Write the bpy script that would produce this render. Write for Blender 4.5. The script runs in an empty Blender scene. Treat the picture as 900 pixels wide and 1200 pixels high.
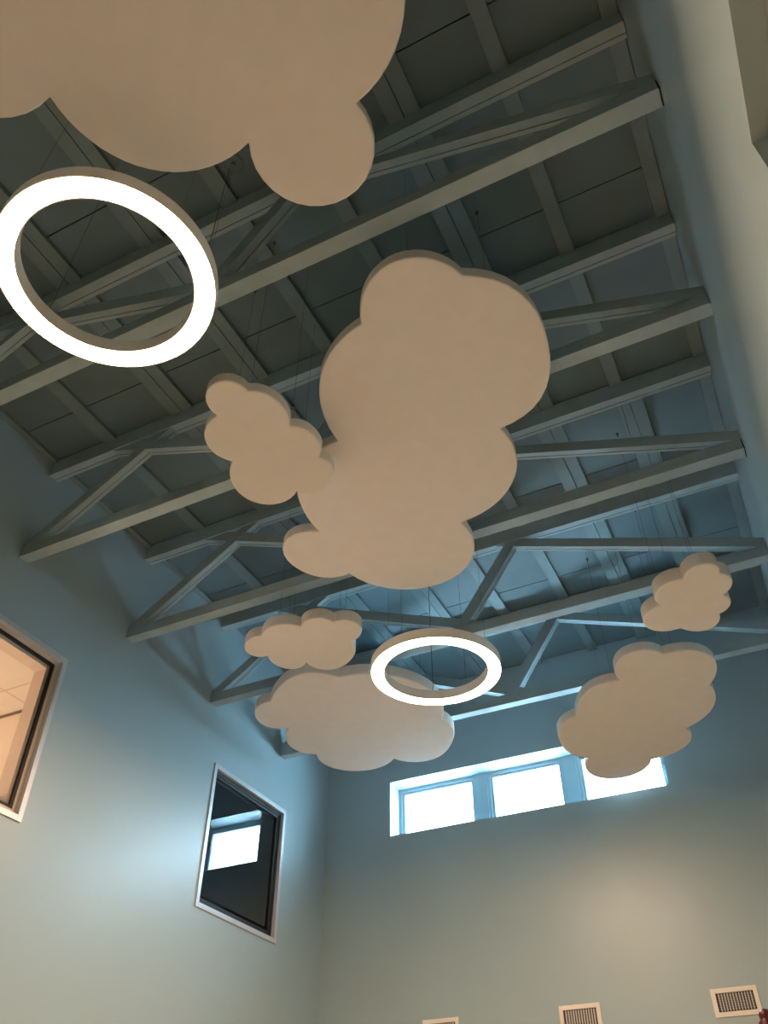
import bpy, bmesh, math, random
from mathutils import Vector, Matrix
C = bpy.context.scene.collection
S = 3.87          # metres from the camera up to the underside of the truss chords
CAMZ = 1.5        # camera height above the floor
def W(x, y, z): return Vector((x*S, y*S, z*S + CAMZ))

# ---------------------------------------------------------------- materials
def mat(name, col, rough=.6, spec=.5, metal=0., var=.05, vscale=3., bump=0., bscale=200., noise_col=None):
    m = bpy.data.materials.new(name); m.use_nodes = True
    nt = m.node_tree; b = nt.nodes['Principled BSDF']
    b.inputs['Roughness'].default_value = rough
    b.inputs['Metallic'].default_value = metal
    b.inputs['Specular IOR Level'].default_value = spec
    tc = nt.nodes.new('ShaderNodeTexCoord')
    nz = nt.nodes.new('ShaderNodeTexNoise'); nz.inputs['Scale'].default_value = vscale; nz.inputs['Detail'].default_value = 5
    nt.links.new(tc.outputs['Object'], nz.inputs['Vector'])
    rp = nt.nodes.new('ShaderNodeValToRGB')
    rp.color_ramp.elements[0].position = .3; rp.color_ramp.elements[1].position = .7
    c2 = noise_col or tuple(c*(1-var*2) for c in col)
    rp.color_ramp.elements[0].color = (*c2, 1); rp.color_ramp.elements[1].color = (*col, 1)
    nt.links.new(nz.outputs['Fac'], rp.inputs['Fac']); nt.links.new(rp.outputs['Color'], b.inputs['Base Color'])
    if bump:
        n2 = nt.nodes.new('ShaderNodeTexNoise'); n2.inputs['Scale'].default_value = bscale; n2.inputs['Detail'].default_value = 3
        nt.links.new(tc.outputs['Object'], n2.inputs['Vector'])
        bp = nt.nodes.new('ShaderNodeBump'); bp.inputs['Strength'].default_value = bump; bp.inputs['Distance'].default_value = .002
        nt.links.new(n2.outputs['Fac'], bp.inputs['Height']); nt.links.new(bp.outputs['Normal'], b.inputs['Normal'])
    return m
def emis(name, col, strength):
    m = bpy.data.materials.new(name); m.use_nodes = True
    nt = m.node_tree; b = nt.nodes['Principled BSDF']
    b.inputs['Base Color'].default_value = (.9, .9, .88, 1)
    b.inputs['Emission Color'].default_value = (*col, 1); b.inputs['Emission Strength'].default_value = strength
    return m
def glass_mat(name, tint, gloss_boost=1.):
    m = bpy.data.materials.new(name); m.use_nodes = True
    nt = m.node_tree; nt.nodes.remove(nt.nodes['Principled BSDF'])
    out = nt.nodes['Material Output']
    t = nt.nodes.new('ShaderNodeBsdfTransparent'); t.inputs['Color'].default_value = (*tint, 1)
    g = nt.nodes.new('ShaderNodeBsdfGlossy'); g.inputs['Roughness'].default_value = .0
    f = nt.nodes.new('ShaderNodeFresnel'); f.inputs['IOR'].default_value = 1.5
    gm = nt.nodes.new('ShaderNodeNewGeometry'); mr = nt.nodes.new('ShaderNodeMapRange')   # same reflectance seen from either face of the pane
    mr.inputs['To Min'].default_value = 1.5; mr.inputs['To Max'].default_value = 1/1.5
    nt.links.new(gm.outputs['Backfacing'], mr.inputs['Value']); nt.links.new(mr.outputs[0], f.inputs['IOR'])
    k = nt.nodes.new('ShaderNodeMath'); k.operation = 'MULTIPLY'; k.use_clamp = True; k.inputs[1].default_value = gloss_boost
    mx = nt.nodes.new('ShaderNodeMixShader')
    nt.links.new(f.outputs[0], k.inputs[0]); nt.links.new(k.outputs[0], mx.inputs[0])
    nt.links.new(t.outputs[0], mx.inputs[1]); nt.links.new(g.outputs[0], mx.inputs[2]); nt.links.new(mx.outputs[0], out.inputs['Surface'])
    return m
M = {}
M['wall']   = mat('pale_blue_wall_paint', (.345,.455,.49), .35, .5, var=.012, vscale=1.5, bump=.25, bscale=160)
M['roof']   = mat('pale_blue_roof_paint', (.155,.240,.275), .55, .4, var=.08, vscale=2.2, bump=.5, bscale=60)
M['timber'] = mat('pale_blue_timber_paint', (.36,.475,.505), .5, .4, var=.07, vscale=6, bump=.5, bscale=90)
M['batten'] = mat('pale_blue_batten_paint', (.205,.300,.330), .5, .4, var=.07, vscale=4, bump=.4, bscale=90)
M['joinshade'] = mat('brown_join_shadow', (.16,.11,.08), .6)  # shade put into the colour, for the office ceiling join
M['hole']   = mat('dark_crack', (.02,.02,.02), .9)
M['cloud']  = mat('off_white_felt', (.84,.79,.73), .95, .1, var=.02, vscale=9, bump=.6, bscale=500)
M['ring']   = mat('white_ring_housing', (.92,.90,.86), .4, var=.01)
M['lens']   = emis('lit_diffuser', (1., .665, .43), 21.5)
M['wire']   = mat('steel_wire', (.10,.10,.10), .4, metal=.6)
M['metal']  = mat('white_canopy_metal', (.6,.6,.58), .4)
M['alu']    = mat('light_grey_frame', (.55,.58,.60), .35, .5, metal=.3, var=.02)
M['tan']    = mat('tan_frame_paint', (.62,.52,.44), .5, var=.03)
M['gasket'] = mat('black_gasket', (.008,.008,.008), .6)
M['sash']   = mat('grey_blue_window_frame', (.34,.44,.48), .4, var=.03)
M['glass']  = glass_mat('clear_glass', (.96,.98,.97))
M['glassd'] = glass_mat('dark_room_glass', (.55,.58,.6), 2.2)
M['office'] = mat('warm_office_wall', (.75,.66,.56), .7, var=.01)
M['tile']   = mat('office_ceiling_tile', (.72,.66,.60), .9, var=.02, vscale=30)
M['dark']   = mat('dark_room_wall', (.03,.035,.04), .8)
M['floor']  = mat('warm_wood_floor', (.82,.67,.52), .5, var=.03, vscale=2)
M['vent']   = mat('cream_vent_paint', (.82,.77,.70), .45, var=.01)
M['louver'] = mat('grey_vent_louver', (.62,.60,.58), .4)
M['black']  = mat('vent_duct_black', (.01,.01,.01), .8)
M['plate']  = mat('painted_nail_plate', (.33,.42,.43), .45, metal=.2, bump=.6, bscale=120)
M['red']    = mat('dark_red_plastic', (.11,.008,.012), .35, var=.15, vscale=40)
# office ceiling: thin grid lines between the acoustic tiles
nt = M['tile'].node_tree; b = nt.nodes['Principled BSDF']
br = nt.nodes.new('ShaderNodeTexBrick'); br.offset = 0; br.inputs['Scale'].default_value = 1
br.inputs['Brick Width'].default_value = .61; br.inputs['Row Height'].default_value = .61; br.inputs['Mortar Size'].default_value = .008
br.inputs['Color1'].default_value = (.72,.66,.60,1); br.inputs['Color2'].default_value = (.70,.64,.58,1); br.inputs['Mortar'].default_value = (.52,.46,.41,1)
tcx = nt.nodes.new('ShaderNodeTexCoord'); nt.links.new(tcx.outputs['Object'], br.inputs['Vector']); nt.links.new(br.outputs['Color'], b.inputs['Base Color'])

# ---------------------------------------------------------------- mesh helpers
def quadbox(bm, p0, p1):
    a, b = Vector(p0), Vector(p1)
    lo = Vector(map(min, a, b)); hi = Vector(map(max, a, b))
    v = [bm.verts.new((x, y, z)) for z in (lo.z, hi.z) for y in (lo.y, hi.y) for x in (lo.x, hi.x)]
    for f in ((0,2,3,1),(4,5,7,6),(0,1,5,4),(2,6,7,3),(0,4,6,2),(1,3,7,5)): bm.faces.new([v[i] for i in f])
def ubox(bm, x0, x1, y0, y1, z0, z1): quadbox(bm, W(x0,y0,z0), W(x1,y1,z1))
def tube(bm, a, b, r, n=8):
    a, b = Vector(a), Vector(b); d = (b-a).normalized()
    u = d.orthogonal().normalized(); v = d.cross(u)
    A = [bm.verts.new(a + (u*math.cos(t)+v*math.sin(t))*r) for t in [2*math.pi*i/n for i in range(n)]]
    B = [bm.verts.new(w.co + (b-a)) for w in A]
    for i in range(n): bm.faces.new((A[i], A[(i+1)%n], B[(i+1)%n], B[i]))
    bm.faces.new(A[::-1]); bm.faces.new(B)
def lathe(bm, c, prof, n=32, ribs=0, amp=0.):
    c = Vector(c); rings = []
    for r, z in prof:
        rings.append([bm.verts.new(c + Vector((rr*math.cos(t), rr*math.sin(t), z))) for t, rr in
                      [(2*math.pi*i/n, r*(1+amp*math.cos(ribs*2*math.pi*i/n))) for i in range(n)]])
    for R0, R1 in zip(rings, rings[1:]):
        for i in range(n): bm.faces.new((R0[i], R0[(i+1)%n], R1[(i+1)%n], R1[i]))
    if prof[0][0] > 0: bm.faces.new(rings[0][::-1])
    if prof[-1][0] > 0: bm.faces.new(rings[-1])
def annulus(bm, c, prof, n=128):            # closed profile turned about the vertical axis
    c = Vector(c); rings = [[bm.verts.new(c + Vector((r*math.cos(t), r*math.sin(t), z))) for t in [2*math.pi*i/n for i in range(n)]] for r, z in prof]
    k = len(rings)
    for j in range(k):
        R0, R1 = rings[j], rings[(j+1) % k]
        for i in range(n): bm.faces.new((R0[i], R0[(i+1)%n], R1[(i+1)%n], R1[i]))
def prism_xz(bm, pts, y0, y1):             # polygon in the truss plane (x, z), extruded along y
    A = [bm.verts.new(W(x, y0, z)) for x, z in pts]; B = [bm.verts.new(W(x, y1, z)) for x, z in pts]
    n = len(pts)
    for i in range(n): bm.faces.new((A[i], A[(i+1)%n], B[(i+1)%n], B[i]))
    bm.faces.new(A[::-1]); bm.faces.new(B)
def frame_rect(bm, axis, a, u0, u1, w0, w1, t, d0, d1, bottom=True):
    """rectangular frame of bar width t; axis 'x' = lies in a wall of constant x (u=y), 'y' = constant y (u=x); depth d0..d1"""
    bars = [(u0, u0+t, w0, w1), (u1-t, u1, w0, w1), (u0+t, u1-t, w1-t, w1)]
    if bottom: bars.append((u0+t, u1-t, w0, w0+t))
    for p, q, r, s in bars:
        if axis == 'x': ubox(bm, d0, d1, p, q, r, s)
        else: ubox(bm, p, q, d0, d1, r, s)
def obj(name, bm, material, parent=None, smooth=False, bevel=0.):
    bmesh.ops.recalc_face_normals(bm, faces=bm.faces)
    off = Vector((0,0,0))
    if parent is not None:
        p = parent
        while p is not None: off += p.location; p = p.parent
    else:
        xs = [v.co for v in bm.verts]
        off = Vector(((min(v.x for v in xs)+max(v.x for v in xs))/2, (min(v.y for v in xs)+max(v.y for v in xs))/2, min(v.z for v in xs)))
    for v in bm.verts: v.co -= off
    me = bpy.data.meshes.new(name); bm.to_mesh(me); bm.free()
    me.materials.append(material)
    if smooth:
        for f in me.polygons: f.use_smooth = True
    o = bpy.data.objects.new(name, me); C.objects.link(o)
    if parent is not None: o.parent = parent
    else: o.location = off
    if bevel:
        md = o.modifiers.new('bevel', 'BEVEL'); md.width = bevel; md.segments = 2; md.limit_method = 'ANGLE'; md.angle_limit = math.radians(35)
    return o
def new(): return bmesh.new()
def thing(name, label, cat, loc, group=None):
    o = bpy.data.objects.new(name, None); C.objects.link(o); o.location = loc; o.empty_display_size = .1
    o['label'] = label; o['category'] = cat
    if group: o['group'] = group
    return o
def struct(name, bm, material, label=None, **k):
    o = obj(name, bm, material, **k); o['kind'] = 'structure'
    if label: o['label'] = label
    return o
def part(name, bm, material, parent, **k): return obj(name, bm, material, parent, **k)

OUTLINES = {
    'center': [(-0.3451,0.6259), (-0.3411,0.6142), (-0.3356,0.6033), (-0.3289,0.5933), (-0.3212,0.5842), (-0.3125,0.576), (-0.3028,0.5688), (-0.2921,0.563), (-0.2806,0.5588), (-0.2684,0.5564), (-0.2559,0.5562), (-0.2435,0.5582), (-0.2317,0.5622), (-0.2207,0.5681), (-0.2107,0.5755), (-0.2019,0.5844), (-0.1945,0.5943), (-0.1886,0.6052), (-0.1843,0.6168), (-0.1656,0.6271), (-0.1487,0.6404), (-0.1345,0.6567), (-0.1236,0.6753), (-0.1164,0.6955), (-0.1124,0.7164), (-0.1113,0.7374), (-0.1121,0.758), (-0.1146,0.7784), (-0.1184,0.7986), (-0.124,0.8188), (-0.132,0.8386), (-0.1429,0.8573), (-0.157,0.874), (-0.1742,0.8877), (-0.1938,0.8975), (-0.2148,0.9034), (-0.2362,0.9056), (-0.2327,0.9205), (-0.2307,0.9356), (-0.2304,0.9509), (-0.2318,0.9662), (-0.2348,0.9812), (-0.2394,0.9957), (-0.2456,1.0097), (-0.2532,1.0229), (-0.2622,1.0352), (-0.2724,1.0465), (-0.2836,1.0567), (-0.2958,1.0657), (-0.3088,1.0735), (-0.3225,1.08), (-0.3368,1.0851), (-0.3516,1.0887), (-0.3666,1.0909), (-0.3818,1.0915), (-0.3778,1.1143), (-0.3779,1.1377), (-0.3826,1.1608), (-0.3916,1.1827), (-0.4048,1.2024), (-0.4216,1.2191), (-0.4412,1.2321), (-0.4628,1.2411), (-0.4855,1.2458), (-0.5084,1.2463), (-0.5308,1.243), (-0.5522,1.236), (-0.572,1.2259), (-0.59,1.2128), (-0.6058,1.1971), (-0.6191,1.179), (-0.6293,1.1587), (-0.6361,1.1368), (-0.6512,1.138), (-0.6661,1.1359), (-0.6798,1.1306), (-0.6918,1.1227), (-0.7018,1.1127), (-0.7097,1.1014), (-0.7158,1.0891), (-0.7203,1.0759), (-0.723,1.0618), (-0.7236,1.0466), (-0.7211,1.0309), (-0.7148,1.0155), (-0.7044,1.0018), (-0.6903,0.9916), (-0.6737,0.9862), (-0.6563,0.9862), (-0.6401,0.9911), (-0.6263,0.9998), (-0.6275,0.9853), (-0.6275,0.9708), (-0.6264,0.9564), (-0.6245,0.9422), (-0.6216,0.928), (-0.6179,0.914), (-0.6132,0.9001), (-0.6073,0.8865), (-0.6002,0.8734), (-0.5918,0.8609), (-0.5819,0.8494), (-0.5706,0.8391), (-0.5581,0.8304), (-0.5445,0.8234), (-0.5302,0.8183), (-0.5154,0.8151), (-0.5005,0.8137), (-0.4856,0.8139), (-0.4859,0.7996), (-0.4852,0.7853), (-0.4833,0.7712), (-0.4805,0.7573), (-0.4767,0.7437), (-0.4719,0.7303), (-0.4661,0.7173), (-0.4594,0.7047), (-0.4517,0.6927), (-0.4431,0.6813), (-0.4334,0.6707), (-0.4228,0.6609), (-0.4114,0.6522), (-0.3992,0.6445), (-0.3863,0.638), (-0.3729,0.6328), (-0.3592,0.6287)],
    'small': [(-0.5601,0.6584), (-0.5546,0.6608), (-0.5493,0.6639), (-0.5445,0.6677), (-0.5402,0.6722), (-0.5366,0.6772), (-0.5337,0.6826), (-0.5314,0.6882), (-0.5298,0.694), (-0.5286,0.6999), (-0.5278,0.7058), (-0.5275,0.7117), (-0.5275,0.7176), (-0.5281,0.7235), (-0.5292,0.7294), (-0.5309,0.7351), (-0.5333,0.7407), (-0.5362,0.7459), (-0.5396,0.7509), (-0.5346,0.753), (-0.5298,0.7558), (-0.5256,0.7594), (-0.522,0.7636), (-0.5192,0.7684), (-0.5171,0.7735), (-0.5156,0.7787), (-0.5146,0.784), (-0.5141,0.7893), (-0.5138,0.7946), (-0.5139,0.7999), (-0.5144,0.8053), (-0.5156,0.8106), (-0.5174,0.8157), (-0.5201,0.8206), (-0.5234,0.8249), (-0.5274,0.8287), (-0.5318,0.8319), (-0.5269,0.8384), (-0.5233,0.8459), (-0.5216,0.854), (-0.5219,0.8623), (-0.5241,0.8703), (-0.5277,0.8774), (-0.5324,0.8837), (-0.5378,0.8892), (-0.5435,0.8941), (-0.5497,0.8984), (-0.5564,0.9022), (-0.5639,0.9052), (-0.5719,0.9067), (-0.5803,0.9065), (-0.5885,0.9042), (-0.5958,0.9), (-0.6018,0.8942), (-0.6064,0.8873), (-0.616,0.8943), (-0.627,0.8993), (-0.639,0.902), (-0.6514,0.902), (-0.6636,0.8993), (-0.6748,0.8938), (-0.6845,0.8861), (-0.6921,0.8766), (-0.6975,0.8659), (-0.7006,0.8546), (-0.7017,0.8433), (-0.701,0.8323), (-0.6988,0.8217), (-0.6953,0.8115), (-0.6905,0.8018), (-0.6843,0.7927), (-0.6767,0.7844), (-0.6675,0.7773), (-0.6725,0.772), (-0.6768,0.7661), (-0.6803,0.7597), (-0.6829,0.7529), (-0.6845,0.7458), (-0.6851,0.7385), (-0.6848,0.7312), (-0.6834,0.724), (-0.6812,0.7171), (-0.6781,0.7106), (-0.6742,0.7046), (-0.6696,0.699), (-0.6644,0.6941), (-0.6587,0.6898), (-0.6525,0.6862), (-0.6459,0.6834), (-0.6389,0.6814), (-0.6318,0.6802), (-0.6338,0.6731), (-0.6345,0.6659), (-0.6339,0.6588), (-0.6322,0.652), (-0.6295,0.6456), (-0.6258,0.6396), (-0.6211,0.6343), (-0.6156,0.6297), (-0.6092,0.6261), (-0.602,0.6237), (-0.5943,0.6229), (-0.5865,0.6237), (-0.579,0.6264), (-0.5724,0.6307), (-0.5669,0.6365), (-0.563,0.6434), (-0.5607,0.6508)],
    'flat': [(-0.9092,1.2469), (-0.9051,1.2423), (-0.9005,1.2382), (-0.8955,1.2346), (-0.8903,1.2316), (-0.8847,1.2291), (-0.8789,1.2271), (-0.8729,1.2257), (-0.8668,1.225), (-0.8607,1.2249), (-0.8546,1.2255), (-0.8485,1.2268), (-0.8426,1.2288), (-0.837,1.2315), (-0.8318,1.2348), (-0.8269,1.2387), (-0.8226,1.2432), (-0.8189,1.2481), (-0.8157,1.2534), (-0.8122,1.2499), (-0.8083,1.2468), (-0.8042,1.2441), (-0.7997,1.242), (-0.7951,1.2403), (-0.7904,1.2391), (-0.7855,1.2384), (-0.7805,1.2383), (-0.7755,1.2388), (-0.7706,1.2399), (-0.7658,1.2416), (-0.7613,1.2441), (-0.7572,1.2471), (-0.7536,1.2508), (-0.7506,1.2549), (-0.7482,1.2594), (-0.7464,1.2641), (-0.7453,1.2691), (-0.7375,1.2681), (-0.7295,1.2687), (-0.7216,1.2711), (-0.7145,1.2752), (-0.7085,1.281), (-0.704,1.2879), (-0.7013,1.2956), (-0.7003,1.3035), (-0.7009,1.3113), (-0.7029,1.3186), (-0.7059,1.3252), (-0.7098,1.3312), (-0.7142,1.3366), (-0.7193,1.3413), (-0.7249,1.3455), (-0.7312,1.349), (-0.7381,1.3516), (-0.7456,1.3531), (-0.7462,1.3644), (-0.7485,1.3752), (-0.7525,1.3852), (-0.7579,1.3943), (-0.7643,1.4025), (-0.7715,1.4099), (-0.7794,1.4165), (-0.7881,1.4227), (-0.7976,1.4282), (-0.8083,1.4326), (-0.8201,1.4354), (-0.8327,1.4359), (-0.8452,1.4333), (-0.8567,1.4276), (-0.8662,1.4189), (-0.873,1.4081), (-0.8766,1.396), (-0.8775,1.3838), (-0.8829,1.3888), (-0.8892,1.3927), (-0.8963,1.3954), (-0.9039,1.3966), (-0.9116,1.3962), (-0.919,1.3942), (-0.9258,1.3907), (-0.9317,1.386), (-0.9365,1.3804), (-0.9403,1.3743), (-0.9431,1.3678), (-0.9449,1.3612), (-0.946,1.3545), (-0.9463,1.3478), (-0.946,1.3411), (-0.9448,1.3344), (-0.9428,1.3278), (-0.9398,1.3213), (-0.9482,1.3211), (-0.9565,1.3187), (-0.9641,1.314), (-0.9699,1.3072), (-0.9735,1.299), (-0.9746,1.2902), (-0.9735,1.2815), (-0.9706,1.2737), (-0.9665,1.2668), (-0.9617,1.261), (-0.9564,1.256), (-0.9508,1.2518), (-0.9447,1.2483), (-0.9382,1.2456), (-0.9312,1.2439), (-0.9239,1.2435), (-0.9164,1.2445)],
    'low': [(-1.0423,1.4966), (-1.0337,1.4858), (-1.0244,1.4762), (-1.0148,1.4675), (-1.0049,1.4595), (-0.9948,1.4519), (-0.9844,1.4447), (-0.9734,1.4379), (-0.9616,1.4317), (-0.949,1.4265), (-0.9356,1.4228), (-0.9215,1.4209), (-0.9072,1.4213), (-0.8931,1.4242), (-0.8797,1.4297), (-0.8675,1.4374), (-0.8569,1.4471), (-0.848,1.4583), (-0.841,1.4704), (-0.8195,1.4728), (-0.7984,1.4778), (-0.778,1.4853), (-0.7587,1.4953), (-0.7408,1.5077), (-0.7245,1.5223), (-0.7103,1.5387), (-0.6981,1.5567), (-0.6883,1.5761), (-0.6808,1.5964), (-0.6757,1.6173), (-0.6731,1.6387), (-0.6728,1.6601), (-0.6748,1.6815), (-0.6792,1.7025), (-0.6858,1.7229), (-0.6947,1.7425), (-0.7059,1.7609), (-0.7008,1.7803), (-0.6992,1.7999), (-0.7009,1.819), (-0.7056,1.8371), (-0.7126,1.8539), (-0.721,1.8694), (-0.7304,1.8841), (-0.7405,1.8986), (-0.7518,1.9132), (-0.765,1.9276), (-0.7808,1.9411), (-0.7996,1.952), (-0.8208,1.9586), (-0.8432,1.9595), (-0.865,1.9539), (-0.8843,1.9424), (-0.8997,1.9264), (-0.9108,1.9078), (-0.9231,1.9188), (-0.9369,1.9278), (-0.9519,1.9346), (-0.9676,1.9391), (-0.9838,1.9414), (-1.0002,1.9413), (-1.0165,1.9388), (-1.0324,1.9338), (-1.0474,1.9265), (-1.0611,1.9167), (-1.0731,1.9048), (-1.083,1.891), (-1.0903,1.8756), (-1.095,1.8593), (-1.0967,1.8424), (-1.0955,1.8255), (-1.0915,1.8092), (-1.085,1.7938), (-1.0942,1.7879), (-1.1027,1.7808), (-1.1101,1.7724), (-1.1161,1.763), (-1.1206,1.7527), (-1.1234,1.7419), (-1.1245,1.7307), (-1.1239,1.7197), (-1.122,1.7089), (-1.1189,1.6986), (-1.1149,1.6888), (-1.1103,1.6794), (-1.1052,1.6706), (-1.0996,1.662), (-1.0935,1.6537), (-1.0869,1.6458), (-1.0797,1.6382), (-1.0716,1.6312), (-1.0837,1.6298), (-1.0956,1.6258), (-1.1063,1.6189), (-1.115,1.6095), (-1.1211,1.5982), (-1.1243,1.586), (-1.1248,1.5735), (-1.1231,1.5615), (-1.1197,1.5502), (-1.115,1.5398), (-1.1094,1.5302), (-1.1027,1.5214), (-1.095,1.5134), (-1.0861,1.5066), (-1.0761,1.5013), (-1.0653,1.4977), (-1.0539,1.4961)],
    'right': [(-0.2627,1.7717), (-0.2653,1.7602), (-0.266,1.749), (-0.2654,1.7382), (-0.2637,1.7278), (-0.2611,1.7177), (-0.2576,1.7078), (-0.253,1.698), (-0.2469,1.6884), (-0.239,1.6796), (-0.2293,1.6721), (-0.2179,1.6665), (-0.2053,1.6637), (-0.1923,1.6639), (-0.1797,1.6673), (-0.1683,1.6736), (-0.1588,1.6824), (-0.1518,1.6929), (-0.1472,1.7042), (-0.1332,1.703), (-0.119,1.7039), (-0.105,1.7073), (-0.0917,1.7131), (-0.0796,1.7213), (-0.0693,1.7316), (-0.061,1.7435), (-0.0549,1.7564), (-0.0509,1.77), (-0.0489,1.7837), (-0.0486,1.7973), (-0.0496,1.8105), (-0.0518,1.8234), (-0.0549,1.836), (-0.059,1.8484), (-0.0642,1.8604), (-0.0707,1.8721), (-0.0787,1.8832), (-0.0761,1.8959), (-0.0746,1.9088), (-0.074,1.9217), (-0.0743,1.9346), (-0.0756,1.9475), (-0.0777,1.9602), (-0.0808,1.9728), (-0.0849,1.9851), (-0.0898,1.9971), (-0.0956,2.0087), (-0.1023,2.0198), (-0.1099,2.0303), (-0.1183,2.0402), (-0.1275,2.0494), (-0.1373,2.0579), (-0.1478,2.0655), (-0.1589,2.0723), (-0.1705,2.0782), (-0.1673,2.0899), (-0.1655,2.102), (-0.1651,2.1142), (-0.1662,2.1264), (-0.1688,2.1384), (-0.1728,2.15), (-0.1781,2.161), (-0.1847,2.1713), (-0.1924,2.1807), (-0.2011,2.1892), (-0.2106,2.1967), (-0.2207,2.2032), (-0.2314,2.2086), (-0.2426,2.2129), (-0.2542,2.2161), (-0.2661,2.2182), (-0.2781,2.219), (-0.2902,2.2186), (-0.2966,2.2372), (-0.3062,2.254), (-0.3185,2.2688), (-0.3332,2.2815), (-0.3502,2.2914), (-0.3693,2.2978), (-0.3896,2.2998), (-0.4099,2.2965), (-0.4286,2.288), (-0.4443,2.2748), (-0.4558,2.2584), (-0.4631,2.2402), (-0.4664,2.2216), (-0.4666,2.2032), (-0.4644,2.1852), (-0.4597,2.1674), (-0.4523,2.15), (-0.4414,2.1337), (-0.4535,2.123), (-0.464,2.1107), (-0.4725,2.0968), (-0.4785,2.0817), (-0.4821,2.066), (-0.4835,2.05), (-0.4834,2.0343), (-0.4822,2.0189), (-0.4804,2.0036), (-0.4781,1.9883), (-0.475,1.973), (-0.4707,1.9576), (-0.4645,1.9426), (-0.456,1.9285), (-0.4453,1.9161), (-0.4324,1.9058), (-0.4181,1.8979), (-0.4028,1.8921), (-0.3999,1.881), (-0.3963,1.8702), (-0.3921,1.8598), (-0.3876,1.8498), (-0.3827,1.8399), (-0.3776,1.8301), (-0.372,1.8204), (-0.3658,1.8108), (-0.3588,1.8016), (-0.3508,1.793), (-0.3419,1.7852), (-0.3319,1.7786), (-0.3211,1.7734), (-0.3097,1.7699), (-0.2978,1.768), (-0.2859,1.7678), (-0.2741,1.7691)],
    'rsmall': [(-0.0524,1.444), (-0.0508,1.4378), (-0.0481,1.4321), (-0.0446,1.4271), (-0.0404,1.4226), (-0.0357,1.4188), (-0.0305,1.4157), (-0.0248,1.4134), (-0.0187,1.412), (-0.0122,1.4117), (-0.0057,1.4126), (0.0006,1.4149), (0.0063,1.4185), (0.0112,1.4233), (0.0149,1.4291), (0.0172,1.4355), (0.018,1.4423), (0.0174,1.4489), (0.0155,1.4552), (0.0197,1.4584), (0.0235,1.4621), (0.0268,1.4662), (0.0296,1.4707), (0.0318,1.4755), (0.0334,1.4806), (0.0343,1.4858), (0.0345,1.4911), (0.0342,1.4963), (0.0332,1.5014), (0.0318,1.5064), (0.0299,1.5112), (0.0275,1.5157), (0.0247,1.5201), (0.0214,1.5241), (0.0178,1.5278), (0.0138,1.5312), (0.0095,1.5341), (0.0124,1.5375), (0.015,1.5413), (0.0171,1.5453), (0.0187,1.5495), (0.0198,1.554), (0.0203,1.5585), (0.0204,1.563), (0.0199,1.5675), (0.0188,1.5719), (0.0173,1.5762), (0.0153,1.5802), (0.0128,1.584), (0.0099,1.5875), (0.0066,1.5906), (0.003,1.5934), (-0.0009,1.5956), (-0.0051,1.5975), (-0.0094,1.5988), (-0.0088,1.606), (-0.0094,1.6132), (-0.011,1.6203), (-0.0136,1.6271), (-0.0173,1.6334), (-0.0221,1.6391), (-0.028,1.6439), (-0.0347,1.6473), (-0.042,1.6491), (-0.0494,1.6494), (-0.0567,1.6481), (-0.0634,1.6456), (-0.0696,1.6421), (-0.0751,1.638), (-0.0801,1.6333), (-0.0847,1.6281), (-0.0886,1.6223), (-0.0918,1.6158), (-0.1012,1.6176), (-0.1109,1.6177), (-0.1203,1.616), (-0.1294,1.6127), (-0.1377,1.6079), (-0.145,1.6016), (-0.1511,1.594), (-0.1555,1.5853), (-0.1583,1.576), (-0.1591,1.5663), (-0.158,1.5566), (-0.1552,1.5474), (-0.1507,1.5389), (-0.1448,1.5313), (-0.1377,1.5249), (-0.1296,1.5199), (-0.1208,1.5163), (-0.1113,1.5143), (-0.1143,1.5084), (-0.1163,1.5021), (-0.1175,1.4956), (-0.1179,1.489), (-0.1173,1.4824), (-0.1158,1.4759), (-0.1135,1.4697), (-0.1104,1.4639), (-0.1065,1.4586), (-0.1019,1.4538), (-0.0967,1.4497), (-0.091,1.4463), (-0.0849,1.4437), (-0.0785,1.442), (-0.072,1.4412), (-0.0654,1.4412), (-0.0588,1.4422)],
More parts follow.
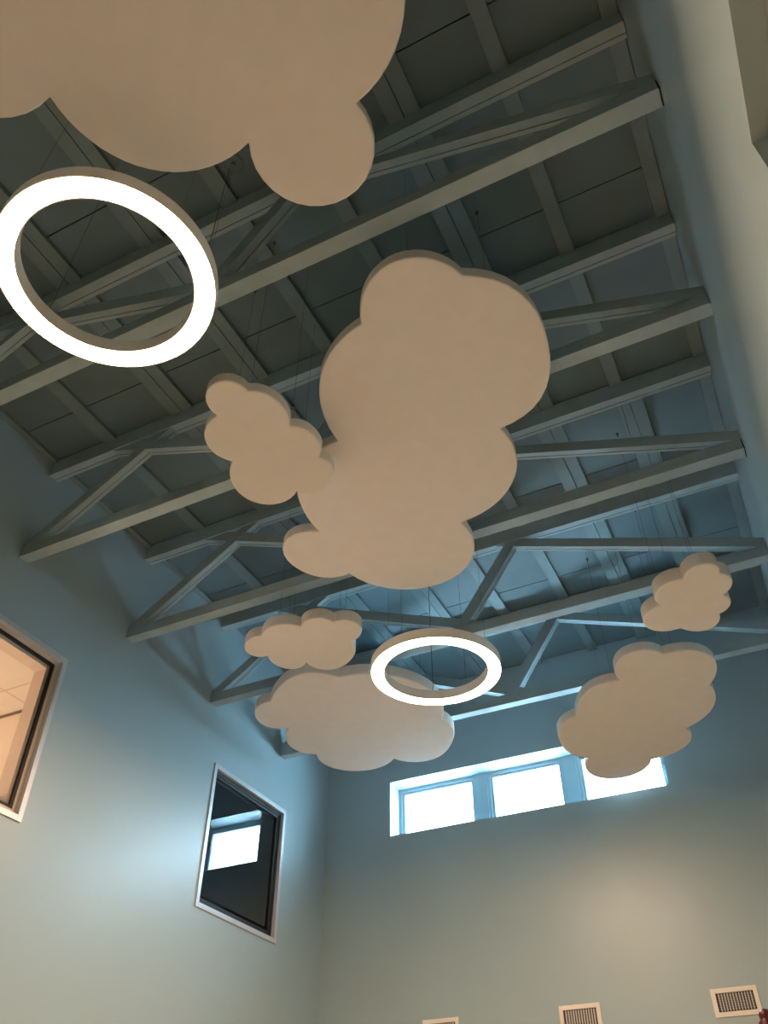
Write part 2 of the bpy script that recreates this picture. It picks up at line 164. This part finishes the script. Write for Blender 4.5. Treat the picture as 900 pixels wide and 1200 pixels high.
    'top': [(-0.5436,-0.0129), (-0.5631,-0.012), (-0.5821,-0.0075), (-0.5999,0.0006), (-0.6158,0.0119), (-0.6292,0.026), (-0.6398,0.0425), (-0.647,0.0606), (-0.6506,0.0798), (-0.6505,0.0993), (-0.6467,0.1184), (-0.6393,0.1365), (-0.6286,0.1528), (-0.615,0.1668), (-0.5989,0.1779), (-0.5811,0.1858), (-0.562,0.1902), (-0.5425,0.1908), (-0.5233,0.1877), (-0.524,0.2027), (-0.5231,0.2178), (-0.5206,0.2326), (-0.5164,0.2471), (-0.5107,0.2611), (-0.5035,0.2743), (-0.495,0.2867), (-0.4851,0.2981), (-0.474,0.3083), (-0.4619,0.3173), (-0.4489,0.3248), (-0.4351,0.331), (-0.4208,0.3356), (-0.406,0.3385), (-0.391,0.3399), (-0.3759,0.3396), (-0.361,0.3377), (-0.3463,0.3342), (-0.3533,0.3494), (-0.3567,0.3658), (-0.3564,0.3826), (-0.3525,0.3989), (-0.3451,0.4139), (-0.3346,0.4269), (-0.3214,0.4373), (-0.3064,0.4446), (-0.2901,0.4485), (-0.2733,0.4486), (-0.2569,0.4451), (-0.2417,0.4381), (-0.2284,0.4279), (-0.2177,0.415), (-0.21,0.4001), (-0.2058,0.3839), (-0.2052,0.3672), (-0.2083,0.3507), (-0.1906,0.3462), (-0.1736,0.3393), (-0.1577,0.3302), (-0.1431,0.3191), (-0.1302,0.3061), (-0.1192,0.2914), (-0.1102,0.2755), (-0.1035,0.2584), (-0.0991,0.2406), (-0.0971,0.2224), (-0.0976,0.2041), (-0.1006,0.186), (-0.106,0.1685), (-0.1136,0.1518), (-0.1235,0.1364), (-0.1353,0.1224), (-0.1489,0.1101), (-0.1641,0.0998), (-0.1589,0.0848), (-0.1559,0.0692), (-0.155,0.0534), (-0.1563,0.0376), (-0.1598,0.0221), (-0.1654,0.0072), (-0.173,-0.0067), (-0.1824,-0.0195), (-0.1934,-0.0308), (-0.206,-0.0405), (-0.2197,-0.0484), (-0.2344,-0.0544), (-0.2498,-0.0582), (-0.2656,-0.0599), (-0.2814,-0.0594), (-0.2971,-0.0568), (-0.3122,-0.052), (-0.3265,-0.0452), (-0.3346,-0.0592), (-0.3445,-0.0719), (-0.3562,-0.0832), (-0.3693,-0.0927), (-0.3836,-0.1002), (-0.3988,-0.1057), (-0.4146,-0.109), (-0.4308,-0.11), (-0.4469,-0.1087), (-0.4627,-0.1052), (-0.4779,-0.0996), (-0.4921,-0.0918), (-0.505,-0.0821), (-0.5165,-0.0708), (-0.5263,-0.0579), (-0.5342,-0.0437), (-0.54,-0.0286)],
}

# ---------------------------------------------------------------- the setting
XL, XR, YB, YF = -1.178, .112, 2.0233, -1.3
ZF, ZD, ZT = -CAMZ/S, 1.26, 1.30
def wall(name, axis, d0, d1, us, zs, holes, material=M['wall'], label=None):
    """wall slab split on a grid, leaving out the cells that are window openings"""
    bm = new()
    us = sorted(set(us + [h[0] for h in holes] + [h[1] for h in holes])); zs = sorted(set(zs + [h[2] for h in holes] + [h[3] for h in holes]))
    inh = lambda u, z: any(h[0] < u < h[1] and h[2] < z < h[3] for h in holes)
    nu, nz = len(us)-1, len(zs)-1
    solid = [[not inh((us[i]+us[i+1])/2, (zs[j]+zs[j+1])/2) for j in range(nz)] for i in range(nu)]
    V = {}
    def vert(i, j, k):
        key = (i, j, k)
        if key not in V:
            d = (d0, d1)[k]
            V[key] = bm.verts.new(W(d, us[i], zs[j]) if axis == 'x' else W(us[i], d, zs[j]))
        return V[key]
    for i in range(nu):
        for j in range(nz):
            if not solid[i][j]: continue
            for k in (0, 1): bm.faces.new([vert(i,j,k), vert(i+1,j,k), vert(i+1,j+1,k), vert(i,j+1,k)])
            for (di, dj, e) in ((-1,0,((i,j),(i,j+1))), (1,0,((i+1,j),(i+1,j+1))), (0,-1,((i,j),(i+1,j))), (0,1,((i,j+1),(i+1,j+1)))):
                a, b = i+di, j+dj
                if not (0 <= a < nu and 0 <= b < nz) or not solid[a][b]:
                    (p, q), (r, s) = e
                    bm.faces.new([vert(p,q,0), vert(r,s,0), vert(r,s,1), vert(p,q,1)])
    return struct(name, bm, material, label)
W1 = (.668, .990, .551, .871)      # interior windows in the left wall: y0, y1, z0, z1
W2 = (1.489, 1.808, .551, .869)
WB = (-.9785, -.238, .8435, .993)  # recessed strip window in the back wall: x0, x1, z0, z1
WR = (.02, .3425, .25, .5695)     # recessed window in the right wall
TH = .042
wall('wall_left', 'x', XL-TH, XL, [YF, YB], [ZF, ZT], [W1, W2])
wall('wall_back', 'y', YB, YB+.075, [XL-TH, XR+.06], [ZF, ZT], [WB])
wall('wall_right', 'x', XR, XR+.06, [YF, YB], [ZF, ZT], [WR])
wall('wall_front', 'y', YF-.04, YF, [XL-TH, XR+.06], [ZF, ZT], [])
bm = new(); ubox(bm, XL-.9, XR+.06, YF-.04, YB+.075, ZF-.05, ZF); struct('floor', bm, M['floor'])

# roof deck: painted sheets with open seams, a backing above them
bm = new()
seams = [YF, -.86, -.545, -.23, .09, .405, .7215, 1.036, 1.351, 1.6705, YB]
xb = [XL, -1.025, -.845, -.667, -.513, -.353, -.2065, -.0565, XR]
g = .0011
for a, b in zip(seams, seams[1:]):
    for c, d in zip(xb, xb[1:]):
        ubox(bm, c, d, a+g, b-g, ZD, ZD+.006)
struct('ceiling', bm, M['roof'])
bm = new(); ubox(bm, XL, XR, YF, YB, ZD+.012, ZT); struct('ceiling', bm, M['hole'])

# battens under the deck, running front to back; the pairs touch with a crack between them
runs = [(-1.178,-1.165), (-1.041,-1.012), (-.870,-.846), (-.8445,-.820), (-.690,-.667), (-.6655,-.644), (-.527,-.500),
        (-.366,-.341), (-.232,-.2070), (-.2055,-.181), (-.069,-.045), (.089,.111)]
n = 0
for a, b in runs:
    n += 1
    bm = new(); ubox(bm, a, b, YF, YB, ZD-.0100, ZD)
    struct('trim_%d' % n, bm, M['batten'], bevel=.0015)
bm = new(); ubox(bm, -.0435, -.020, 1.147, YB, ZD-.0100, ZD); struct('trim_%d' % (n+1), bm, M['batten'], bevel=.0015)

# ---------------------------------------------------------------- roof trusses
def grooved(y0, y1, ym, a, b, g=.0007, d=.003):
    """section of two boards nailed face to face: a rectangle with an open joint on its two narrow faces"""
    return [(y0, a), (ym-g, a), (ym-g, a+d), (ym+g, a+d), (ym+g, a), (y1, a), (y1, b), (ym+g, b), (ym+g, b-d), (ym-g, b-d), (ym-g, b), (y0, b)]
def close(bm, A, B):
    n = len(A)
    for i in range(n): bm.faces.new((A[i], A[(i+1)%n], B[(i+1)%n], B[i]))
    bm.faces.new(A[::-1]); bm.faces.new(B)
def truss(yb, label, plate_x=None, gap=False):
    yf = yb - .0235
    root = thing('roof_truss', label, 'roof truss', W(-.533, (yf+yb)/2, 1.), 'painted timber trusses under the roof deck')
    bm = new(); ubox(bm, XL+.0005, XR-.0018, yf, yb, 1., 1.0245)
    part('bottom_chord', bm, M['timber'], root, bevel=.003)
    ym = (yf+yb)/2 + .004
    bm = new(); sec = grooved(yf, yb, ym, 1.217, 1.2565)
    A = [bm.verts.new(W(XL+.0005, y, z)) for y, z in sec]; B = [bm.verts.new(W(XR-.0008, y, z)) for y, z in sec]
    close(bm, A, B)
    part('top_chord', bm, M['timber'], root, bevel=.002)
    y0, y1 = yf+.0006, yb-.0012
    def brace(p, q, w, dy=0.):
        (x0, z0), (x1, z1) = p, q
        L = math.hypot(x1-x0, z1-z0); nx, nz = -(z1-z0)/L, (x1-x0)/L
        bm = new(); rows = []
        for X, Z in ((x0, z0), (x1, z1)):
            row = []
            for y, s in grooved(y0+dy, y1-dy, y0+(y1-y0)*.62, -w/2, w/2):
                px, pz = X+s*nx, Z+s*nz
                tz = 1.0245 if Z < 1.12 else 1.217          # ends cut level against the chords
                row.append(bm.verts.new(W(px + (tz-pz)*(x1-x0)/(z1-z0), y, tz)))
            rows.append(row)
        close(bm, *rows)
        part('web_brace', bm, M['timber'], root, bevel=.002)
    brace((-1.152, 1.0345), (-.930, 1.186), .0225, .0007)
    brace((-.602, 1.0655), (-.888, 1.180), .0235, .0014)
    brace((-.5105, 1.042), (-.3985, 1.199), .0245, .0007)
    brace((.078, 1.0445), (-.306, 1.1845), .0215, .0014)
    bm = new(); ubox(bm, XR-.0018, XR-.0002, yf+.001, yb-.001, .9990, 1.022)
    part('end_plate', bm, M['gasket'] if gap else M['timber'], root)
    if plate_x:
        bm = new()
        for k in range(14):
            x = plate_x + k*.0062; ubox(bm, x, x+.0035, yf-.0012, yf, 1.001, 1.0235)
        ubox(bm, plate_x-.003, plate_x+.088, yf-.0006, yf, 1.0, 1.024)
        part('nail_plate', bm, M['plate'], root)
    return root
truss(.5115, 'pale blue timber roof truss nearest the viewer, passing behind the upper lit ring', gap=True)
truss(.8335, 'timber roof truss with a ribbed nail plate, second counting from the viewer', -.842)
truss(1.1470, 'timber roof truss crossing the bottom lobes of the large middle cloud, third from viewer', gap=True)
truss(1.4600, 'timber roof truss passing behind the smallest cloud and above the lower lit ring')
truss(1.7810, 'timber roof truss closest to the back wall, just above the strip window')

# ---------------------------------------------------------------- hanging clouds
def cloud(key, z, t, label, cables, ztop=None):
    pts = [(x*z, y*z) for x, y in OUTLINES[key]]
    cx = sum(p[0] for p in pts)/len(pts); cy = sum(p[1] for p in pts)/len(pts)
    root = thing('hanging_cloud', label, 'hanging cloud', W(cx, cy, z), 'cloud panels hung from the trusses')
    bm = new()
    A = [bm.verts.new(W(x, y, z)) for x, y in pts]; B = [bm.verts.new(W(x, y, z+t)) for x, y in pts]
    n = len(pts)
    for i in range(n): bm.faces.new((A[i], A[(i+1)%n], B[(i+1)%n], B[i]))
    bm.faces.new(A[::-1]); bm.faces.new(B)
    part('cloud_panel', bm, M['cloud'], root, bevel=.009)
    for i, (x, y) in enumerate(cables):
        x *= z; y *= z
        bm = new(); tube(bm, W(x, y, z+t-.001), W(x, y, (ztop or ZD)), .0009, 6)
        c = part('cable', bm, M['wire'], root)
        q = W(x, y, ztop or ZD); bm = new(); lathe(bm, q, [(.0, -.036), (.004, -.034), (.004, -.008), (.012, -.007), (.012, -.0005)], 12)
        part('cable_hook', bm, M['wire'], c)
        bm = new(); lathe(bm, W(x, y, z+t), [(.014, 0), (.014, .004), (.004, .03), (.002, .04)], 10); part('cable_gripper', bm, M['wire'], c)
    return root
cloud('top', .93, .0186, 'huge white cloud panel cut off by the top left of the photo', [(-.453,.10), (-.27,.16), (-.281,.39)])
cloud('center', .93, .0205, 'large tall white cloud panel in the middle of the ceiling, seven lobes',
      [(-.243,.565), (-.18,.73), (-.415,.80), (-.30,.97), (-.665,1.07), (-.446,1.18)])
cloud('small', .865, .0187, 'small white cloud panel overlapping the left edge of the large middle cloud', [(-.566,.671), (-.526,.735), (-.657,.745), (-.585,.861)])
cloud('flat', .90, .0245, 'small long white cloud panel just above the wider cloud by the left wall', [(-.870,1.250), (-.745,1.32), (-.91,1.345), (-.80,1.39)])
cloud('low', .93, .0262, 'wide white cloud panel low at the left, partly behind the lower lit ring', [(-1.0,1.50), (-.75,1.62), (-.80,1.85), (-1.0,1.80)])
cloud('right', .86, .0205, 'wide white cloud panel at the right covering the corner of the strip window', [(-.20,1.72), (-.13,1.75), (-.16,1.90), (-.30,1.90), (-.38,2.19)])
cloud('rsmall', .80, .026, 'smallest white cloud panel, six-lobed, near the right wall above a wider cloud', [(-.075,1.462), (-.022,1.438), (-.11,1.575), (-.03,1.59)])

# ---------------------------------------------------------------- ring lights
def ring(cx, cy, z, label, ri, ro, angs, cord=None):
    root = thing('ring_light', label, 'ring light', W(cx, cy, z), 'lit ring lights hung among the clouds')
    c = W(cx, cy, z); ri *= S; ro *= S; h = .0195*S; w = .006
    bm = new()
    annulus(bm, c, [(ri-w, 0), (ri-w, h), (ro+w, h), (ro+w, 0), (ro, 0), (ro, .012), (ri, .012), (ri, 0)])
    part('housing', bm, M['ring'], root)
    bm = new(); annulus(bm, c, [(ri+.0005, .002), (ri+.0005, .0115), (ro-.0005, .0115), (ro-.0005, .002)])
    part('diffuser', bm, M['lens'], root)
    rm = (ri+ro)/2
    for i, a in enumerate(angs):
        a = math.radians(a); p = c + Vector((rm*math.cos(a), rm*math.sin(a), h)); q = Vector((p.x, p.y, W(0,0,ZD).z))
        bm = new(); tube(bm, p, q, .0009, 6)
        cb = part('cable', bm, M['wire'], root)
        bm = new(); lathe(bm, q-Vector((0,0,.016)), [(.0, -.014), (.010, -.012), (.012, .004), (.052, .007), (.060, .012), (.060, .0155)], 28)
        part('ceiling_canopy', bm, M['roof'], cb)
        bm = new(); lathe(bm, p, [(.009, 0), (.009, .02), (.003, .03)], 12); part('cable_gripper', bm, M['wire'], cb)
    if cord is not None:
        a = math.radians(cord); p = c + Vector((rm*math.cos(a), rm*math.sin(a), h)); bm = new()
        tube(bm, p, Vector((p.x, p.y, W(0,0,ZD).z)), .0022, 6); part('power_cord', bm, M['wire'], root)
ring(-.626*.82, .4075*.82, .82, 'larger-looking lit ring light at the upper left, cut by the photo edge', .1205*.82, .1475*.82, (69, 172, 249, 352), 74)
ring(-.6325*.82, 1.5525*.82, .82, 'lit ring light seen smaller, low in the middle in front of a wide cloud', .1205*.82, .1475*.82, (80, 170, 260, 350), 116)

# ---------------------------------------------------------------- interior windows, left wall
def interior_window(name, w, glass):
    y0, y1, z0, z1 = w
    bm = new(); frame_rect(bm, 'x', 0, y0, y1, z0, z1, .0105, XL-.014, XL+.0035)
    r = struct(name, bm, M['alu'], bevel=.0015)
    bm = new(); frame_rect(bm, 'x', 0, y0+.0105, y1-.0105, z0+.0105, z1-.0105, .008, XL-.022, XL-.006); part('frame_channel', bm, M['tan'], r)
    bm = new(); frame_rect(bm, 'x', 0, y0+.0185, y1-.0185, z0+.0185, z1-.0185, .006, XL-.022, XL-.008); part('gasket', bm, M['gasket'], r)
    bm = new(); frame_rect(bm, 'x', 0, y0+.0245, y1-.0245, z0+.0245, z1-.0245, .0075, XL-TH, XL-.012); part('window_frame', bm, M['tan'], r)
    bm = new(); ubox(bm, XL-.0135, XL-.0120, y0+.0185, y1-.0185, z0+.0185, z1-.0185); part('glass_pane', bm, glass, r)
    return r
interior_window('window_1', W1, M['glass'])
r2 = interior_window('window_2', W2, M['glassd'])
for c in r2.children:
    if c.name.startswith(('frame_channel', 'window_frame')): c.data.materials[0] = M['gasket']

# the lit office behind window 1 and the dark room behind window 2
XO = -2.0
bm = new(); ubox(bm, XO, XL-TH, .05, 1.166, .92, .93); o = struct('ceiling', bm, M['tile'])
bm = new(); ubox(bm, XO, XL-TH, 1.161, 1.166, .916, .92); struct('trim_30', bm, M['joinshade'])  # painted shade: dark strip drawn as the shadow line where ceiling meets wall
bm = new(); ubox(bm, XO, XL-TH, 1.166, 1.19, .05, .93); struct('wall_office_back', bm, M['office'])
bm = new(); ubox(bm, XO, XL-TH, .03, .05, .05, .93); struct('wall_office_front', bm, M['office'])
bm = new(); ubox(bm, XO-.02, XO, .03, 1.19, .05, .93); struct('wall_office_left', bm, M['office'])
bm = new(); ubox(bm, XO-.02, XL-TH, .03, 1.19, .03, .05); struct('floor', bm, M['office'])
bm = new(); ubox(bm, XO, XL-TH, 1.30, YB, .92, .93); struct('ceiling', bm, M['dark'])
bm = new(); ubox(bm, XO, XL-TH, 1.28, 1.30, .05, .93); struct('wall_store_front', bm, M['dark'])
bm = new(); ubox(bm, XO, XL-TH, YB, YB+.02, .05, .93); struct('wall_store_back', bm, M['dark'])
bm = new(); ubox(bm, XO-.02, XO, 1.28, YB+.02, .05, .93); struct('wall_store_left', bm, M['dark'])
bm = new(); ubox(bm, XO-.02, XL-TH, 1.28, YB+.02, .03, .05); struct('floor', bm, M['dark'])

# ---------------------------------------------------------------- recessed strip window, back wall
YP = YB + .060          # plane of the sashes
units = [(-.9785, -.745), (-.714, -.497), (-.466, -.238)]
for i, (a, b) in enumerate(units):
    z0, z1 = WB[2], WB[3]
    bm = new(); frame_rect(bm, 'y', 0, a, b, z0, z1, .0085, YP, YP+.015)
    r = struct('window_%d' % (i+3), bm, M['sash'], bevel=.002)
    bm = new(); frame_rect(bm, 'y', 0, a+.0085, b-.0085, z0+.0085, z1-.0085, .0075, YP+.004, YP+.013); part('window_frame', bm, M['sash'], r, bevel=.002)
    bm = new(); ubox(bm, a+.0150, b-.0150, YP+.0080, YP+.0095, z0+.0150, z1-.0150); part('glass_pane', bm, M['glass'], r)
for i, (a, b) in enumerate([(-.745, -.714), (-.497, -.466)]):
    bm = new(); ubox(bm, a, b, YP-.003, YP+.015, WB[2], WB[3]); struct('trim_%d' % (20+i), bm, M['wall'], bevel=.002)

# recessed interior window in the right wall, a dim room behind it
y0, y1, z0, z1 = WR; XP = XR + .0195
bm = new(); frame_rect(bm, 'x', 0, y0, y1, z0, z1, .012, XP, XP+.012); r = struct('window_6', bm, M['alu'], bevel=.002)
bm = new(); frame_rect(bm, 'x', 0, y0+.012, y1-.012, z0+.012, z1-.012, .006, XP+.001, XP+.011); part('gasket', bm, M['gasket'], r)
bm = new(); ubox(bm, XP+.004, XP+.0055, y0+.012, y1-.012, z0+.012, z1-.012); part('glass_pane', bm, M['glassd'], r)
x0, x1 = XR+.06, XR+.75
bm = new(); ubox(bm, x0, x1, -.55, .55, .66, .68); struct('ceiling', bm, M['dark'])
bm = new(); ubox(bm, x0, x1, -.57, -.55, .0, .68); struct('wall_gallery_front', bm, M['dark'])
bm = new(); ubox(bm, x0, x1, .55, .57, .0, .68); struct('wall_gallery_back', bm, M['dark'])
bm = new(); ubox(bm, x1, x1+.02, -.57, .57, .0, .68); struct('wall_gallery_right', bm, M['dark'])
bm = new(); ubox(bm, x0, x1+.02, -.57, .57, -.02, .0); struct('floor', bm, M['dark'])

# ---------------------------------------------------------------- wall vents
def vent(x0, x1, z1, label):
    z0 = z1 - .051; yf = YB
    root = thing('wall_vent', label, 'air vent', W((x0+x1)/2, yf, z0), 'air vents in a row on the back wall')
    bm = new(); frame_rect(bm, 'y', 0, x0, x1, z0, z1, .0088, yf-.0026, yf-.0001); part('vent_frame', bm, M['vent'], root, bevel=.002)
    bm = new(); ubox(bm, x0+.008, x1-.008, yf-.0006, yf-.0001, z0+.008, z1-.008); part('duct_opening', bm, M['black'], root)
    bm = new(); n = 12
    for k in range(n):
        x = x0+.0115 + (x1-x0-.023)*(k+.5)/n
        p = [(x-.0008, yf-.0024), (x+.0014, yf-.0012), (x+.0018, yf-.0013), (x-.0004, yf-.0026)]
        A = [bm.verts.new(W(px, py, z0+.0100)) for px, py in p]; B = [bm.verts.new(W(px, py, z1-.0100)) for px, py in p]
        for i in range(4): bm.faces.new((A[i], A[(i+1)%4], B[(i+1)%4], B[i]))
        bm.faces.new(A[::-1]); bm.faces.new(B)
    part('louver_blades', bm, M['louver'], root)
    bm = new()
    for k in range(7):
        z = z0+.0115 + (z1-z0-.023)*(k+.5)/7; ubox(bm, x0+.010, x1-.010, yf-.0011, yf-.0008, z-.0002, z+.0002)
    part('rear_blades', bm, M['louver'], root)
vent(-.2535, -.1625, .4105, 'cream metal wall vent furthest right, level with the others near the lower right corner')
vent(-.5740, -.4840, .4080, 'cream metal wall vent in the middle of the row of three')
vent(-.8980, -.8090, .4080, 'cream metal wall vent furthest left of the row, only its top edge in view')

# ---------------------------------------------------------------- dark red ribbed post by the last vent
base = W(-.0712, .90, ZF)
zt = W(0, 0, .1625).z - base.z
root = thing('play_post', 'dark red ribbed post whose rounded tip shows beside the vent furthest right', 'post', base)
bm = new()
prof = [(.055, .02)]
z = .05
while z < zt-.12: prof += [(.047, z), (.055, z+.010), (.055, z+.022)]; z += .032
prof += [(.045, z)]
lathe(bm, base, prof, 40); part('shaft', bm, M['red'], root, smooth=True)
bm = new(); zz = z-.005
prof = [(.045, zz)]
for k in range(6):
    t = k/6; r = .045*(1-t)+.020*t
    prof += [(r+.004, zz+.004), (r-.004, zz+.010)]; zz += .012
prof += [(.020, zz+.004), (.021, zz+.014), (.018, zz+.024), (.010, zz+.031), (.0, zz+.033)]
lathe(bm, base, prof, 40, 12, .05); part('ribbed_cap', bm, M['red'], root, smooth=True)
bm = new(); lathe(bm, base, [(.16, 0), (.16, .012), (.06, .03), (.0, .03)], 40); part('base_plate', bm, M['red'], root, smooth=False)

# ---------------------------------------------------------------- light
w = bpy.data.worlds.new('sky'); bpy.context.scene.world = w; w.use_nodes = True
bg = w.node_tree.nodes['Background']; bg.inputs['Color'].default_value = (.50, .77, 1., 1); bg.inputs['Strength'].default_value = 4.7
def lamp(name, kind, loc, energy, col, size=.3):
    l = bpy.data.lights.new(name, kind); l.energy = energy; l.color = col
    if kind == 'POINT': l.shadow_soft_size = size
    o = bpy.data.objects.new(name, l); C.objects.link(o); o.location = loc; return o
lamp('office_lamp', 'POINT', W(-1.70, .62, .42), 16, (1., .70, .52), .25)

# ---------------------------------------------------------------- camera
cam = bpy.data.cameras.new('camera'); co = bpy.data.objects.new('camera', cam); C.objects.link(co)
cam.sensor_fit = 'VERTICAL'; cam.sensor_height = 24.; cam.lens = 978.17/1200*24
cam.clip_start = .05
co.location = (0, 0, CAMZ); co.rotation_euler = (math.radians(90+41.80), 0, math.radians(26.239))
sc = bpy.context.scene; sc.camera = co
vs = sc.view_settings; vs.view_transform = 'Standard'; vs.look = 'None'; vs.gamma = 1; vs.use_curve_mapping = False; vs.exposure = 3.1
sc.cycles.max_bounces = 12; sc.cycles.diffuse_bounces = 8; sc.cycles.transparent_max_bounces = 12
sc.cycles.use_denoising = True; sc.cycles.sample_clamp_indirect = 8
